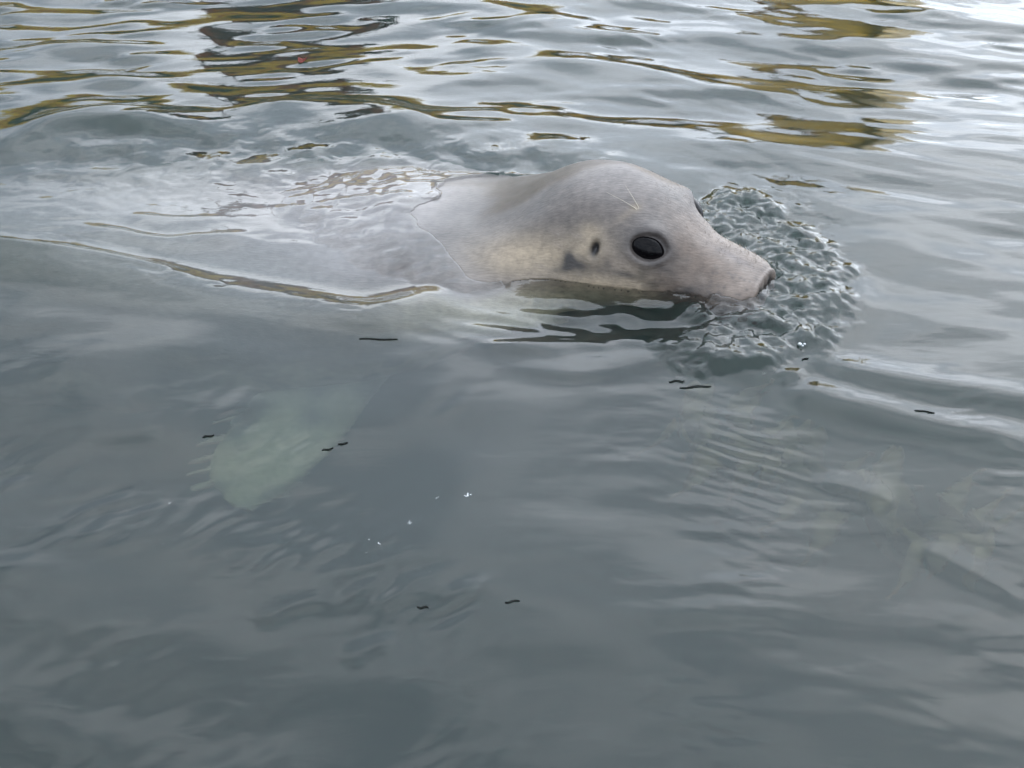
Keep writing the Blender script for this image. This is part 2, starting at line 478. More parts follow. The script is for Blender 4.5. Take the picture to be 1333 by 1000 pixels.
# a thin sheet of water runs over the back and the low parts of the neck
tsm = np.maximum(top, -0.3)
for _ in range(6):
    tsm = (tsm + np.roll(tsm, 1, 0) + np.roll(tsm, -1, 0) + np.roll(tsm, 1, 1) + np.roll(tsm, -1, 1)) / 5
lim = 0.032 * smoothstep(0.02, -0.24, X) * (1 + 0.25 * field(10, 0.15, 0.4, 71) + 0.07 * field(20, 0.03, 0.09, 74)) 
over = tsm - Z
rip = 0.0010 * field(30, 0.02, 0.06, 72) + 0.0010 * field(20, 0.05, 0.12, 73)
thin = np.clip(1 - over / np.maximum(lim, 1e-4), 0, 1)
film = tsm + (0.0050 + rip) * thin ** 0.8
use = smoothstep(-0.022, 0.001, over) * (lim > 0.0012) * (over < lim)
Z = np.where(use > 0, np.maximum(Z, Z * (1 - use) + film * use), Z)
Z += ridge([(-140, 325), (0, 343), (130, 356), (270, 382), (370, 398), (470, 413), (540, 398), (600, 372)], 0.0095, 0.050, 0.034, 0.10) * (1 + 0.3 * wob) * (1 + 0.5 * smoothstep(-0.30, -0.65, X))
wet = (top - Z) > 0                                   # seal above the water
edge = wet & ~(np.roll(wet, 1, 0) & np.roll(wet, -1, 0) & np.roll(wet, 1, 1) & np.roll(wet, -1, 1))
ey, ex2 = np.where(edge)
kd = kdtree.KDTree(len(ey))
for n_, (a, b) in enumerate(zip(ey, ex2)):
    kd.insert((XA[b], YA[a], 0), n_)
kd.balance()
if len(ey):
    ylo, yhi, xlo, xhi = max(ey.min() - 30, 0), ey.max() + 30, max(ex2.min() - 30, 0), ex2.max() + 30
    for a in range(ylo, min(yhi, NXY[0])):
        for b in range(xlo, min(xhi, NXY[1])):
            if wet[a, b]: continue
            d = kd.find((XA[b], YA[a], 0))[2]
            if d < 0.03:
                Z[a, b] += (0.0045 if XA[b] > 0.0 or YA[a] > 1.62 else 0.0) * math.exp(-d / 0.0065)
Z = np.where(wet, np.minimum(Z, top - 0.004), Z)      # no water standing inside the seal

mw, n, l = new_mat('sea_water')
n.clear()
o = n.new('ShaderNodeOutputMaterial')
gl = n.new('ShaderNodeBsdfGlass')
gl.inputs['IOR'].default_value = 1.333
gl.inputs['Roughness'].default_value = 0.03
gl.inputs['Color'].default_value = (1, 1, 1, 1)
tcw = n.new('ShaderNodeTexCoord')
mpw = n.new('ShaderNodeMapping'); mpw.inputs['Scale'].default_value = (26, 80, 1); mpw.inputs['Rotation'].default_value = (0, 0, R(-8))
nz = n.new('ShaderNodeTexNoise'); nz.inputs['Scale'].default_value = 1.0; nz.inputs['Detail'].default_value = 4; nz.inputs['Roughness'].default_value = 0.55
nz.inputs['Distortion'].default_value = 0.6
bmp = n.new('ShaderNodeBump'); bmp.inputs['Strength'].default_value = 0.35; bmp.inputs['Distance'].default_value = 0.0007
l.new(tcw.outputs['Object'], mpw.inputs['Vector']); l.new(mpw.outputs['Vector'], nz.inputs['Vector'])
l.new(nz.outputs['Fac'], bmp.inputs['Height']); l.new(bmp.outputs['Normal'], gl.inputs['Normal'])
vs = n.new('ShaderNodeVolumeScatter'); vs.inputs['Color'].default_value = (0.74, 0.94, 0.90, 1); vs.inputs['Density'].default_value = 1.35; vs.inputs['Anisotropy'].default_value = 0.45
va = n.new('ShaderNodeVolumeAbsorption'); va.inputs['Color'].default_value = (0.40, 0.52, 0.46, 1); va.inputs['Density'].default_value = 5.2
ad = n.new('ShaderNodeAddShader')
l.new(vs.outputs[0], ad.inputs[0]); l.new(va.outputs[0], ad.inputs[1])
l.new(gl.outputs[0], o.inputs['Surface']); l.new(ad.outputs[0], o.inputs['Volume'])
water = link('water', mesh_np('water', np.stack([X, Y, Z], -1).reshape(-1, 3), grid_faces(*NXY), mw))
tag(water, 'grey green rippled sea water reflecting an overcast sky', kind='structure')

# seabed far below
mb = plain('seabed_mud', (0.020, 0.022, 0.016), 0.9, 0.4, 1.5)
bx = np.concatenate([-np.geomspace(220, 1, 12), np.linspace(-0.95, 0.95, 40), np.geomspace(1, 220, 12)])
gx, gy = np.meshgrid(bx, bx + 1.5)
rise = smoothstep(1.9, 0.9, gy) * smoothstep(-0.15, 0.55, gx)
gz = -2.6 + 0.12 * np.sin(gx * 1.3) * np.cos(gy * 1.1) + 2.05 * rise + 0.04 * rise * np.sin(gx * 9) * np.sin(gy * 8)
seabed = link('seabed', mesh_np('seabed', np.stack([gx, gy, gz], -1).reshape(-1, 3), grid_faces(*gx.shape), mb))
tag(seabed, 'dark muddy harbour bed deep under the water', kind='structure')

# ------------------------------------------------------------------ seal
seal = link('seal', None)
tag(seal, 'wet grey seal with dark eyes swimming with its head above the water', 'seal')
BN = normals_grid(BV)
hsx, hlx, hzx = HS0, HL0, HZ0
U, Vp = project(BV)
near = np.clip(-(BN @ np.array([0.0, CP, -SP])) * 3, 0, 1)          # faces that look towards the near side
def spot(u, v, ru, rv, rot=0.0, nr=True):
    a = (U - u) * math.cos(rot) + (Vp - v) * math.sin(rot); b = -(U - u) * math.sin(rot) + (Vp - v) * math.cos(rot)
    g = np.exp(-(a / ru) ** 2 - (b / rv) ** 2)
    return g * (near > 0.02) if nr else g
def f3(n, lo, hi, seed):
    r = np.random.default_rng(seed); h = np.zeros((NR, NC))
    for _ in range(n):
        k = r.normal(size=3); k *= 2 * math.pi / math.exp(r.uniform(math.log(lo), math.log(hi))) / np.linalg.norm(k)
        h += np.sin(BV @ k + r.uniform(0, 6.3))
    return h / math.sqrt(n / 2) * 0.6
def mixc(C, c, a):
    a = np.clip(a, 0, 1)[..., None]
    return C * (1 - a) + np.array(c) * a
GREY, CREAM, DARK, TAN, PINK = (0.088, 0.072, 0.063), (0.30, 0.238, 0.165), (0.030, 0.027, 0.027), (0.16, 0.12, 0.09), (0.128, 0.090, 0.066)
C = np.ones((NR, NC, 3)) * np.array(GREY)
rel = (BV[..., 2] - S[:, 2][:, None]) / np.maximum(S[:, 4], 0.01)[:, None]
bel = smoothstep(0.35, -0.35, rel + 0.18 * f3(30, 0.05, 0.2, 41))
bel *= smoothstep(0.10, -0.02, hsx)
C = mixc(C, CREAM, bel)
sp = smoothstep(0.42, 0.62, f3(40, 0.035, 0.10, 42)) * smoothstep(0.25, -0.3, rel) * smoothstep(0.0, -0.1, hsx)
C = mixc(C, DARK, 0.75 * sp)
C *= (1 - 0.42 * smoothstep(-0.09, -0.18, hsx) * smoothstep(-0.42, -0.30, hsx) * smoothstep(0.0, 0.012, BV[..., 2]))[..., None]
C *= (1 + 0.10 * f3(40, 0.02, 0.08, 43) + 0.17 * f3(40, 0.008, 0.03, 45))[..., None]
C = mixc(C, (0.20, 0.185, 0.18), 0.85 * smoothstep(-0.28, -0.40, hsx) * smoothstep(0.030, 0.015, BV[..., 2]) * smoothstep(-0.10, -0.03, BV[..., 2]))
C = mixc(C, (0.44, 0.40, 0.28), 0.85 * np.exp(-ds ** 2) * smoothstep(-0.005, -0.02, BV[..., 2]))
C = mixc(C, PINK, 0.75 * smoothstep(0.0, 0.05, hsx))
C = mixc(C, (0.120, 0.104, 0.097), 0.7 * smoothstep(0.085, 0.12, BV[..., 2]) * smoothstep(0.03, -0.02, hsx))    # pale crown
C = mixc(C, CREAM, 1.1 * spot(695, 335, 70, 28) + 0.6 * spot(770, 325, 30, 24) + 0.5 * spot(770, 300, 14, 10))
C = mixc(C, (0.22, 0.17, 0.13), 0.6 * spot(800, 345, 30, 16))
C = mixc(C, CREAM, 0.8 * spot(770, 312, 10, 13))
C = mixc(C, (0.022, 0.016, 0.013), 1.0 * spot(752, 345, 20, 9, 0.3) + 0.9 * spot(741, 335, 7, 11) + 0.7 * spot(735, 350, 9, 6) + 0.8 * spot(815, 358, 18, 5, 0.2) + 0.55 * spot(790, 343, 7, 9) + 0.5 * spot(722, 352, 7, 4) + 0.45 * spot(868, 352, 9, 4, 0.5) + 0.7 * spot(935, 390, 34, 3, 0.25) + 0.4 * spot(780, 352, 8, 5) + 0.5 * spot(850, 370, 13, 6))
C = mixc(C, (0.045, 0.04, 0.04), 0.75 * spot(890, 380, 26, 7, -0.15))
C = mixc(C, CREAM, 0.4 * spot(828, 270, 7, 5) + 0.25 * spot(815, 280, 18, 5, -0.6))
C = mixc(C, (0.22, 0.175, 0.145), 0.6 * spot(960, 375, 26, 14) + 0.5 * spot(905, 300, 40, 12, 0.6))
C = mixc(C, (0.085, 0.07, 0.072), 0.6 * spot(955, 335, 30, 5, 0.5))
fr2 = np.random.default_rng(88)
for _ in range(26):
    C = mixc(C, (0.05, 0.04, 0.036), 0.55 * spot(fr2.uniform(915, 978), fr2.uniform(352, 398), 2.6, 2.0))
for _ in range(40):
    C = mixc(C, (0.19, 0.155, 0.13), 0.35 * spot(fr2.uniform(700, 980), fr2.uniform(250, 395), fr2.uniform(4, 12), fr2.uniform(2, 6), 0.4))
ear_s = np.maximum(blob(-0.062, -0.098, 0.056, 0.006, 0.05, 0.010), blob(-0.062, 0.098, 0.056, 0.006, 0.05, 0.010))
C = mixc(C, (0.02, 0.018, 0.018), np.clip(ear_s * 1.6, 0, 1))
EYE = [(0.004, -1, 0.062), (0.016, 1, 0.060)]
for s0, sg, z0 in EYE:
    a = (hsx - s0 - 0.003) / 0.0340; b = (hzx - z0 + 0.25 * (hsx - s0)) / 0.0225
    side = smoothstep(0.03, 0.05, hlx * sg)
    C = mixc(C, (0.035, 0.030, 0.030), 0.85 * np.exp(-np.clip(np.hypot(a, b) , 0, 9) ** 3) * side)
nos = np.maximum(blob(0.146, -0.016, 0.006, 0.012, 0.0065, 0.012), blob(0.146, 0.016, 0.006, 0.012, 0.0065, 0.012))
C = mixc(C, (0.015, 0.013, 0.015), np.clip(nos * 1.5, 0, 1))
C = mixc(C, (0.05, 0.045, 0.05), 0.7 * blob(0.150, 0, 0.002, 0.008, 0.016, 0.016))

fm, n, l = new_mat('wet_fur')
b = n['Principled BSDF']
at = n.new('ShaderNodeAttribute'); at.attribute_name = 'coat'
tc_ = n.new('ShaderNodeTexCoord')
fn = n.new('ShaderNodeTexNoise'); fn.inputs['Scale'].default_value = 90; fn.inputs['Detail'].default_value = 6; fn.inputs['Roughness'].default_value = 0.65
l.new(tc_.outputs['Object'], fn.inputs['Vector'])
fr_ = n.new('ShaderNodeValToRGB')
fr_.color_ramp.elements[0].position = 0.3; fr_.color_ramp.elements[0].color = (0.58, 0.56, 0.54, 1)
fr_.color_ramp.elements[1].position = 0.7; fr_.color_ramp.elements[1].color = (1.18, 1.17, 1.15, 1)
l.new(fn.outputs['Fac'], fr_.inputs['Fac'])
mu = n.new('ShaderNodeMixRGB'); mu.blend_type = 'MULTIPLY'; mu.inputs['Fac'].default_value = 0.8
l.new(at.outputs['Color'], mu.inputs['Color1']); l.new(fr_.outputs['Color'], mu.inputs['Color2'])
l.new(mu.outputs['Color'], b.inputs['Base Color'])
b.inputs['Roughness'].default_value = 0.55
wa = n.new('ShaderNodeAttribute'); wa.attribute_name = 'wet'
wr = n.new('ShaderNodeMapRange'); wr.inputs['To Min'].default_value = 0.30; wr.inputs['To Max'].default_value = 0.5
l.new(wa.outputs['Fac'], wr.inputs['Value']); l.new(wr.outputs['Result'], b.inputs['Coat Weight'])
wr2 = n.new('ShaderNodeMapRange'); wr2.inputs['To Min'].default_value = 0.30; wr2.inputs['To Max'].default_value = 0.28
l.new(wa.outputs['Fac'], wr2.inputs['Value']); l.new(wr2.outputs['Result'], b.inputs['Coat Roughness'])
hairn = n.new('ShaderNodeTexNoise'); hairn.inputs['Scale'].default_value = 1.0; hairn.inputs['Detail'].default_value = 4
hm = n.new('ShaderNodeMapping'); hm.inputs['Scale'].default_value = (90, 300, 300); hm.inputs['Rotation'].default_value = (0, 0, R(30))
l.new(tc_.outputs['Object'], hm.inputs['Vector']); l.new(hm.outputs['Vector'], hairn.inputs['Vector'])
bp = n.new('ShaderNodeBump'); bp.inputs['Strength'].default_value = 0.6; bp.inputs['Distance'].default_value = 0.0016
l.new(hairn.outputs['Fac'], bp.inputs['Height']); l.new(bp.outputs['Normal'], b.inputs['Normal']); 

def flipper(path, width, thick, n1=60, n2=40):
    """tapering paddle along a world path; width vectors and thicknesses per station"""
    t = np.linspace(0, 1, len(path)); tf = np.linspace(0, 1, n1)
    Pp = catmull(t, np.array(path, float), tf); Wd = catmull(t, np.array(width, float), tf); Th = catmull(t, np.array(thick, float)[:, None], tf)[:, 0]
    tg = np.gradient(Pp, axis=0); tg /= np.linalg.norm(tg, axis=1)[:, None]
    nn = np.cross(tg, Wd); nn /= np.linalg.norm(nn, axis=1)[:, None] + 1e-9
    a = np.linspace(0, 2 * math.pi, n2, endpoint=False)
    V = Pp[:, None, :] + Wd[:, None, :] * np.cos(a)[None, :, None] + nn[:, None, :] * (Th[:, None] * np.sin(a)[None, :])[..., None]
    return V
# near fore flipper hanging below the shoulder, claws along its trailing edge
fl_path = [(-0.13, 1.48, -0.18), (-0.20, 1.42, -0.20), (-0.265, 1.33, -0.235), (-0.305, 1.25, -0.250), (-0.325, 1.185, -0.262), (-0.33, 1.135, -0.268)]
fl_w = [(0.090, 0.05, 0.0), (0.082, 0.03, 0.0), (0.078, 0.0, 0.0), (0.072, -0.01, 0.0), (0.052, -0.01, 0.0), (0.010, 0.0, 0.0)]
fl_t = [0.045, 0.035, 0.026, 0.020, 0.014, 0.004]
FV = flipper(fl_path, fl_w, fl_t)
hv = []
for sg in (-1, 1):                                                  # hind flippers
    hv.append(flipper([(-1.42, 1.72 + sg * .02, -0.30), (-1.55, 1.72 + sg * 0.06, -0.30), (-1.68, 1.72 + sg * 0.10, -0.30), (-1.76, 1.72 + sg * 0.12, -0.30)],
                      [(0, 0.02, 0.05), (0, 0.02, 0.07), (0, 0.02, 0.10), (0, 0.0, 0.02)], [0.03, 0.02, 0.015, 0.004], 24, 20))
# far fore flipper
hv.append(flipper([(-0.10, 1.72, -0.17), (-0.20, 1.80, -0.22), (-0.28, 1.88, -0.27), (-0.33, 1.94, -0.30), (-.34, 1.96, -.30)],
                  [(0.08, -0.04, 0), (0.08, -0.02, 0), (0.075, 0, 0), (0.05, 0, 0), (.006, 0, 0)], [0.04, 0.03, 0.02, 0.014, .004], 30, 24))
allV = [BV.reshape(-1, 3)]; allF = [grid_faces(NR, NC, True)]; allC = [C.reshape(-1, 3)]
off = NR * NC
for V in [FV] + hv:
    a, b_ = V.shape[:2]
    allV.append(V.reshape(-1, 3)); allF.append(grid_faces(a, b_, True) + off)
    cc_ = np.ones((a, b_, 3)) * np.array((0.56, 0.50, 0.34))
    r = np.random.default_rng(a)
    nzf = sum(np.sin(V @ (r.normal(size=3) * 45) + r.uniform(0, 6)) for _ in range(14)) / 3.7
    cc_ = mixc(cc_, (0.15, 0.145, 0.13), smoothstep(0.75, 0.35, np.linspace(0, 1, a))[:, None] * (0.75 + 0.25 * np.sin(nzf * 3)) + 0.65 * smoothstep(0.0, 0.9, nzf))
    allC.append(cc_.reshape(-1, 3)); off += a * b_
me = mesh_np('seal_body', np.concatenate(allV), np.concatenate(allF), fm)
ca = me.color_attributes.new('coat', 'FLOAT_COLOR', 'POINT')
CC = np.concatenate(allC); ca.data.foreach_set('color', np.concatenate([CC, np.ones((len(CC), 1))], 1).astype(np.float32).ravel())
wetm = np.clip(np.maximum(smoothstep(-0.10, -0.22, hsx), smoothstep(0.035, 0.012, BV[..., 2])) + 0.25 * f3(30, 0.02, 0.06, 61), 0, 1)
wt = np.ones(len(CC)); wt[:NR * NC] = wetm.ravel()
wat = me.attributes.new('wet', 'FLOAT', 'POINT'); wat.data.foreach_set('value', wt.astype(np.float32))
bmx = bmesh.new(); bmx.from_mesh(me); bmesh.ops.recalc_face_normals(bmx, faces=bmx.faces); bmx.to_mesh(me); bmx.free()
body = link('body', me, seal)

# eyes
em, n, l = new_mat('eye_dark')
b = n['Principled BSDF']; b.inputs['Base Color'].default_value = (0.0025, 0.002, 0.0025, 1); b.inputs['Roughness'].default_value = 0.08
b.inputs['Specular IOR Level'].default_value = 0.14
bmx = bmesh.new()
bmesh.ops.create_uvsphere(bmx, u_segments=40, v_segments=24, radius=1.0)
for v in bmx.verts:
    v.co.y *= 1 - 0.38 * max(0.0, v.co.x) ** 2
em_ = bpy.data.meshes.new('eye'); bmx.to_mesh(em_); bmx.free(); em_.materials.append(em)
for p in em_.polygons: p.use_smooth = True
for s0, sg, z0 in EYE:
    # find the skin there and sink the eyeball into it
    m = (np.abs(hsx - s0) < 0.006) & (np.abs(hzx - z0) < 0.006) & (hlx * sg > 0.03)
    l0 = hlx[m].mean() if m.any() else sg * 0.075
    nrm = BN[m].mean(0); nrm /= np.linalg.norm(nrm)
    e = link('eye', em_, seal)
    c = Vector(BV[m].mean(0)) - Vector(nrm) * (0.0105 if sg < 0 else 0.0060)
    zax = Vector(nrm); xax = Vector((HF[0], HF[1], -0.25)); xax = (xax - zax * xax.dot(zax)).normalized(); yax = zax.cross(xax)
    e.matrix_local = Matrix.Translation(c) @ Matrix((xax, yax, zax)).transposed().to_4x4() @ Matrix.Diagonal((0.0260, 0.0182, 0.0165, 1))

# whiskers: brow hairs and muzzle bristles
wm = plain('whisker_pale', (0.36, 0.32, 0.25), 0.4, 0.1, 50)
def hair(name, pts, r0, parent, mat):
    t = np.linspace(0, 1, len(pts)); tf = np.linspace(0, 1, 10)
    Pp = catmull(t, np.array(pts, float), tf)
    tg = np.gradient(Pp, axis=0); tg /= np.linalg.norm(tg, axis=1)[:, None]
    a = np.cross(tg, [0.13, 0.3, 0.94]); a /= np.linalg.norm(a, axis=1)[:, None]; b2 = np.cross(tg, a)
    an = np.linspace(0, 2 * math.pi, 5, endpoint=False)
    rr = r0 * (1 - 0.75 * tf)
    V = Pp[:, None] + rr[:, None, None] * (a[:, None] * np.cos(an)[None, :, None] + b2[:, None] * np.sin(an)[None, :, None])
    return link(name, mesh_np(name, V.reshape(-1, 3), grid_faces(10, 5, True), mat), parent)
def skin(u, v):
    """nearest visible skin point of the near side under a photo pixel"""
    d = (U - u) ** 2 + (Vp - v) ** 2 + 1e6 * (near < 0.05)
    i = np.unravel_index(np.argmin(d), d.shape)
    return BV[i], BN[i]
for (u0, v0, u1, v1) in [(831, 274, 790, 254), (832, 272, 813, 246)]:
    p0, n0 = skin(u0, v0); p1, n1 = skin(u1, v1)
    hair('whisker', [p0 - n0 * .001, 0.6 * p0 + 0.4 * p1 + n0 * .004, p1 + n1 * .006], 0.00055, seal, wm)
# short damp fur standing up along the brow and the bridge of the nose
r = np.random.default_rng(15)
cand = np.argwhere((HS0 > -0.03) & (HS0 < 0.13) & (HL0 > -0.01) & (HL0 < 0.078) & (BN[..., 2] > 0.15))
FVs, FFs = [], []
for _ in range(420):
    i_, j_ = cand[r.integers(len(cand))]
    p0, n0 = BV[i_, j_], BN[i_, j_]
    dr = n0 * 0.8 + np.array([-HF[0], -HF[1], 0.0]) * 0.55 + r.normal(size=3) * 0.25; dr /= np.linalg.norm(dr)
    ln = r.uniform(0.003, 0.0065); sd_ = np.cross(dr, r.normal(size=3)); sd_ /= np.linalg.norm(sd_); sd2 = np.cross(dr, sd_)
    b0 = len(FVs) * 4
    FVs.append(np.array([p0 - dr * 0.001 + sd_ * 0.00025, p0 - dr * 0.001 - sd_ * 0.00015 + sd2 * 0.0002, p0 - dr * 0.001 - sd_ * 0.00015 - sd2 * 0.0002, p0 + dr * ln]))
    FFs += [(b0, b0 + 1, b0 + 3), (b0 + 1, b0 + 2, b0 + 3), (b0 + 2, b0, b0 + 3)]
tag(link('fur', mesh_np('fur', np.concatenate(FVs), np.array(FFs), plain('fur_tip', (0.20, 0.165, 0.13), 0.6, 0.2, 80)), seal), kind='stuff')
# claws on the near fore flipper
cm = plain('claw_horn', (0.45, 0.38, 0.28), 0.4, 0.2, 60)
for i, k in enumerate((0.52, 0.60, 0.68, 0.76, 0.84)):
    a = int(k * 59)
    p = FV[a, FV[a, :, 0].argmin()]; dirw = p - FV[a].mean(0); dirw /= np.linalg.norm(dirw)
    dv_ = np.array([-0.95, -0.25 - 0.1 * i, 0.1]); dv_ /= np.linalg.norm(dv_)
    hair('claw', [p - dv_ * 0.015, p + dv_ * 0.012, p + dv_ * 0.030], 0.0075, seal, cm)

# ------------------------------------------------------------------ foam specks and flotsam
def water_z(x, y):
    j = min(max(int(np.searchsorted(XA, x)), 0), len(XA) - 1); i = min(max(int(np.searchsorted(YA, y)), 0), len(YA) - 1)
    return float(Z[i, j])
foam_m = plain('foam_white', (0.45, 0.47, 0.47), 0.35, 0.05, 80)
def foam(u, v, rad, nb, label, seed):
    r = random.Random(seed)
    g = ground(u, v)
    bmx = bmesh.new()
    for k in range(nb):
        a = r.uniform(0, 6.3); d = rad * math.sqrt(r.random()) * (0 if k == 0 else 1)
        rr = rad * r.uniform(0.18, 0.36)
        ret = bmesh.ops.create_icosphere(bmx, subdivisions=2, radius=rr)
        for vv in ret['verts']:
            vv.co += Vector((d * math.cos(a), d * math.sin(a), rr * 0.35))
    me = bpy.data.meshes.new('foam_bubbles'); bmx.to_mesh(me); bmx.free()
    for p in me.polygons: p.use_smooth = True
    me.materials.append(foam_m)
    o = link('foam_bubbles', me)
    o.location = (g[0], g[1], water_z(g[0], g[1]))
    tag(o, label, 'foam', 'white foam specks floating on the calm water')
foam(609, 650, 0.0034, 8, 'largest white foam speck floating on calm dark water', 1)
foam(569, 653, 0.0018, 4, 'tiny white foam speck beside the largest foam speck', 2)
foam(533, 687, 0.0024, 5, 'small white foam speck between the largest speck and a trio', 3)
foam(493, 715, 0.0022, 5, 'brightest white foam speck of a trio on calm water', 4)
foam(480, 709, 0.0012, 3, 'faint foam speck of the trio on its seal side', 5)
foam(478, 727, 0.0012, 3, 'faint foam speck of the trio farthest from the seal', 6)
foam(220, 655, 0.0020, 4, 'white foam speck left floating beside the submerged flipper', 7)
foam(212, 709, 0.0012, 3, 'faint lone foam speck on calm water below the flipper', 8)
foam(560, 752, 0.0012, 3, 'faint lone foam speck on water below the foam trio', 9)

leaf_m = plain('leaf_red', (0.10, 0.028, 0.022), 0.9, 0.5, 300, spec=0.1)
g = ground(393, 78)
bmx = bmesh.new()
ring = []
for k in range(14):
    a = 2 * math.pi * k / 14
    rr = 0.0085 * (1 + 0.18 * math.sin(3 * a + 1) + 0.1 * math.sin(7 * a))
    ring.append((rr * math.cos(a), 1.25 * rr * math.sin(a)))
tv = [bmx.verts.new((x, y, 0.0022 + 60 * x * x)) for x, y in ring]; bv = [bmx.verts.new((x, y, 0.0010 + 60 * x * x)) for x, y in ring]
ct = bmx.verts.new((0, 0, 0.0030)); cb = bmx.verts.new((0, 0, 0.0016))
for k in range(14):
    k2 = (k + 1) % 14
    bmx.faces.new((ct, tv[k], tv[k2])); bmx.faces.new((cb, bv[k2], bv[k])); bmx.faces.new((tv[k], bv[k], bv[k2], tv[k2]))
me = bpy.data.meshes.new('floating_leaf'); bmx.to_mesh(me); bmx.free(); me.materials.append(leaf_m)
leaf = link('floating_leaf', me)
leaf.location = (g[0], g[1], water_z(g[0], g[1]))
tag(leaf, 'tiny dark red leaf floating among the coloured boat reflections', 'leaf')

# ------------------------------------------------------------------ seaweed and stone in the shallows
wd = plain('brown_weed', (0.22, 0.155, 0.075), 0.6, 0.5, 30)
def weed(u, v, depth, nb, L, seed, label):
    r = np.random.default_rng(seed)
    g = ground(u, v); g = g + np.array([g[0] * 0.15, 0.72 * depth, 0])
    root = link('seaweed', None); root.location = (g[0], g[1], -depth - 0.22)
    tag(root, label, 'seaweed', 'brown seaweed clumps under the water')
    hair('stipe', [(0, 0, -0.05), (0.01, 0.01, 0.1), (0, 0, 0.20)], 0.008, root, wd)
    for k in range(nb):
        a = r.uniform(0, 6.3); ln = L * r.uniform(0.6, 1.1); w = r.uniform(0.012, 0.026)
        t = np.linspace(0, 1, 22)
        px = np.cos(a) * ln * t + 0.02 * np.sin(t * 6 + a) ; py = np.sin(a) * ln * t + 0.02 * np.cos(t * 5 + a)
        pz = 0.18 + 0.10 * np.sin(t * 2.2 + r.uniform(-.4, .4)) + 0.012 * np.sin(t * 14 + a)
        ww = w * np.sin(np.clip(t * 1.05 + 0.05, 0, 1) * math.pi) ** 0.6 + 0.002
        sx, sy = -np.sin(a), np.cos(a)
        rows = []
        for m_, th in ((-1, 0), (-.5, .0015), (0, .0025), (.5, .0015), (1, 0), (.5, -.0015), (0, -.0025), (-.5, -.0015)):
            rows.append(np.stack([px + sx * ww * m_, py + sy * ww * m_, pz + th + 0.006 * np.sin(t * 25 + m_ * 3) * abs(m_)], 1))
        V = np.stack(rows, 1)
        link('blade', mesh_np('blade', V.reshape(-1, 3), grid_faces(22, 8, True), wd), root)
weed(960, 590, 0.30, 12, 0.12, 1, 'tan seaweed clump submerged below the bow wave of the muzzle')
weed(1110, 665, 0.33, 12, 0.13, 2, 'brown seaweed clump submerged in the middle of three')
weed(1240, 715, 0.31, 12, 0.12, 3, 'brown seaweed clump submerged farthest from the seal')
stone_m = plain('pale_stone', (0.34, 0.30, 0.20), 0.8, 0.3, 25, bump=0.4)
bmx = bmesh.new(); bmesh.ops.create_icosphere(bmx, subdivisions=4, radius=1.0)
for v in bmx.verts:
    p = v.co.copy()
    k = 1 + 0.12 * math.sin(p.x * 4 + 1) * math.cos(p.y * 3.3) + 0.08 * math.sin(p.z * 6 + p.x * 5)
    v.co = Vector((p.x * 0.05 * k, p.y * 0.06 * k, p.z * 0.16 * k))
for f in bmx.faces: f.smooth = True
me = bpy.data.meshes.new('stone'); bmx.to_mesh(me); bmx.free(); me.materials.append(stone_m)
st = link('submerged_stone', me); g = ground(1192, 1012); st.location = (g[0] + .02, g[1] + 0.02, -0.245)
tag(st, 'pale weedy stone just under the water in the shallows', 'stone')

# ------------------------------------------------------------------ what the water mirrors: quay and moored boats
def box(bmx, x0, x1, y0, y1, z0, z1):
    vs_ = [bmx.verts.new((x, y, z)) for z in (z0, z1) for (x, y) in ((x0, y0), (x1, y0), (x1, y1), (x0, y1))]
    for f in ((0, 3, 2, 1), (4, 5, 6, 7), (0, 1, 5, 4), (1, 2, 6, 5), (2, 3, 7, 6), (3, 0, 4, 7)):
        bmx.faces.new([vs_[i] for i in f])
def boxes(name, lst, mat, parent=None, bevel=0.0):
    bmx = bmesh.new()
    for b in lst: box(bmx, *b)
    if bevel: bmesh.ops.bevel(bmx, geom=bmx.edges[:], offset=bevel, segments=2, affect='EDGES')
    me = bpy.data.meshes.new(name); bmx.to_mesh(me); bmx.free(); me.materials.append(mat)
    return link(name, me, parent)
ochre = plain('ochre_weed', (0.62, 0.38, 0.04), 0.6, 0.35, 6)
darkst = plain('quay_stone', (0.10, 0.10, 0.09), 0.85, 0.4, 3, bump=0.5)
quay = link('quay_wall', None); quay.location = (0, 9.0, 0)
tag(quay, 'weed hung stone quay wall mirrored as ochre streaks in the water', 'wall')
boxes('stone_wall', [(-30, 2.9, 0, 4, -2.7, 1.0)], darkst, quay)
boxes('coping', [(-30, 3.0, -0.08, 4.05, 1.0, 1.18)], darkst, quay, 0.02)
rr = np.random.default_rng(3)
wx = np.linspace(-29.9, 2.85, 800)
boxes('tide_band', [(-30, 2.88, -0.22, -0.02, -0.6, 0.50)], plain('wet_black_weed', (0.02, 0.022, 0.015), 0.5, 0.4, 4), quay)
topw = 0.86 + 0.12 * np.sin(wx * 1.7) + 0.08 * np.sin(wx * 5.1) + rr.normal(size=800) * 0.03
rows = np.stack([np.stack([wx, np.full(800, -0.01), topw], 1), np.stack([wx, -0.10 - 0.04 * rr.random(800), topw * 0.65], 1), np.stack([wx, -0.24 - 0.05 * rr.random(800), 0.46 + 0.10 * rr.random(800)], 1), np.stack([wx, np.full(800, -0.06), np.full(800, 0.30)], 1)])
tag(link('weed_skirt', mesh_np('weed_skirt', rows.reshape(-1, 3), grid_faces(4, 800), ochre), quay), kind='stuff')

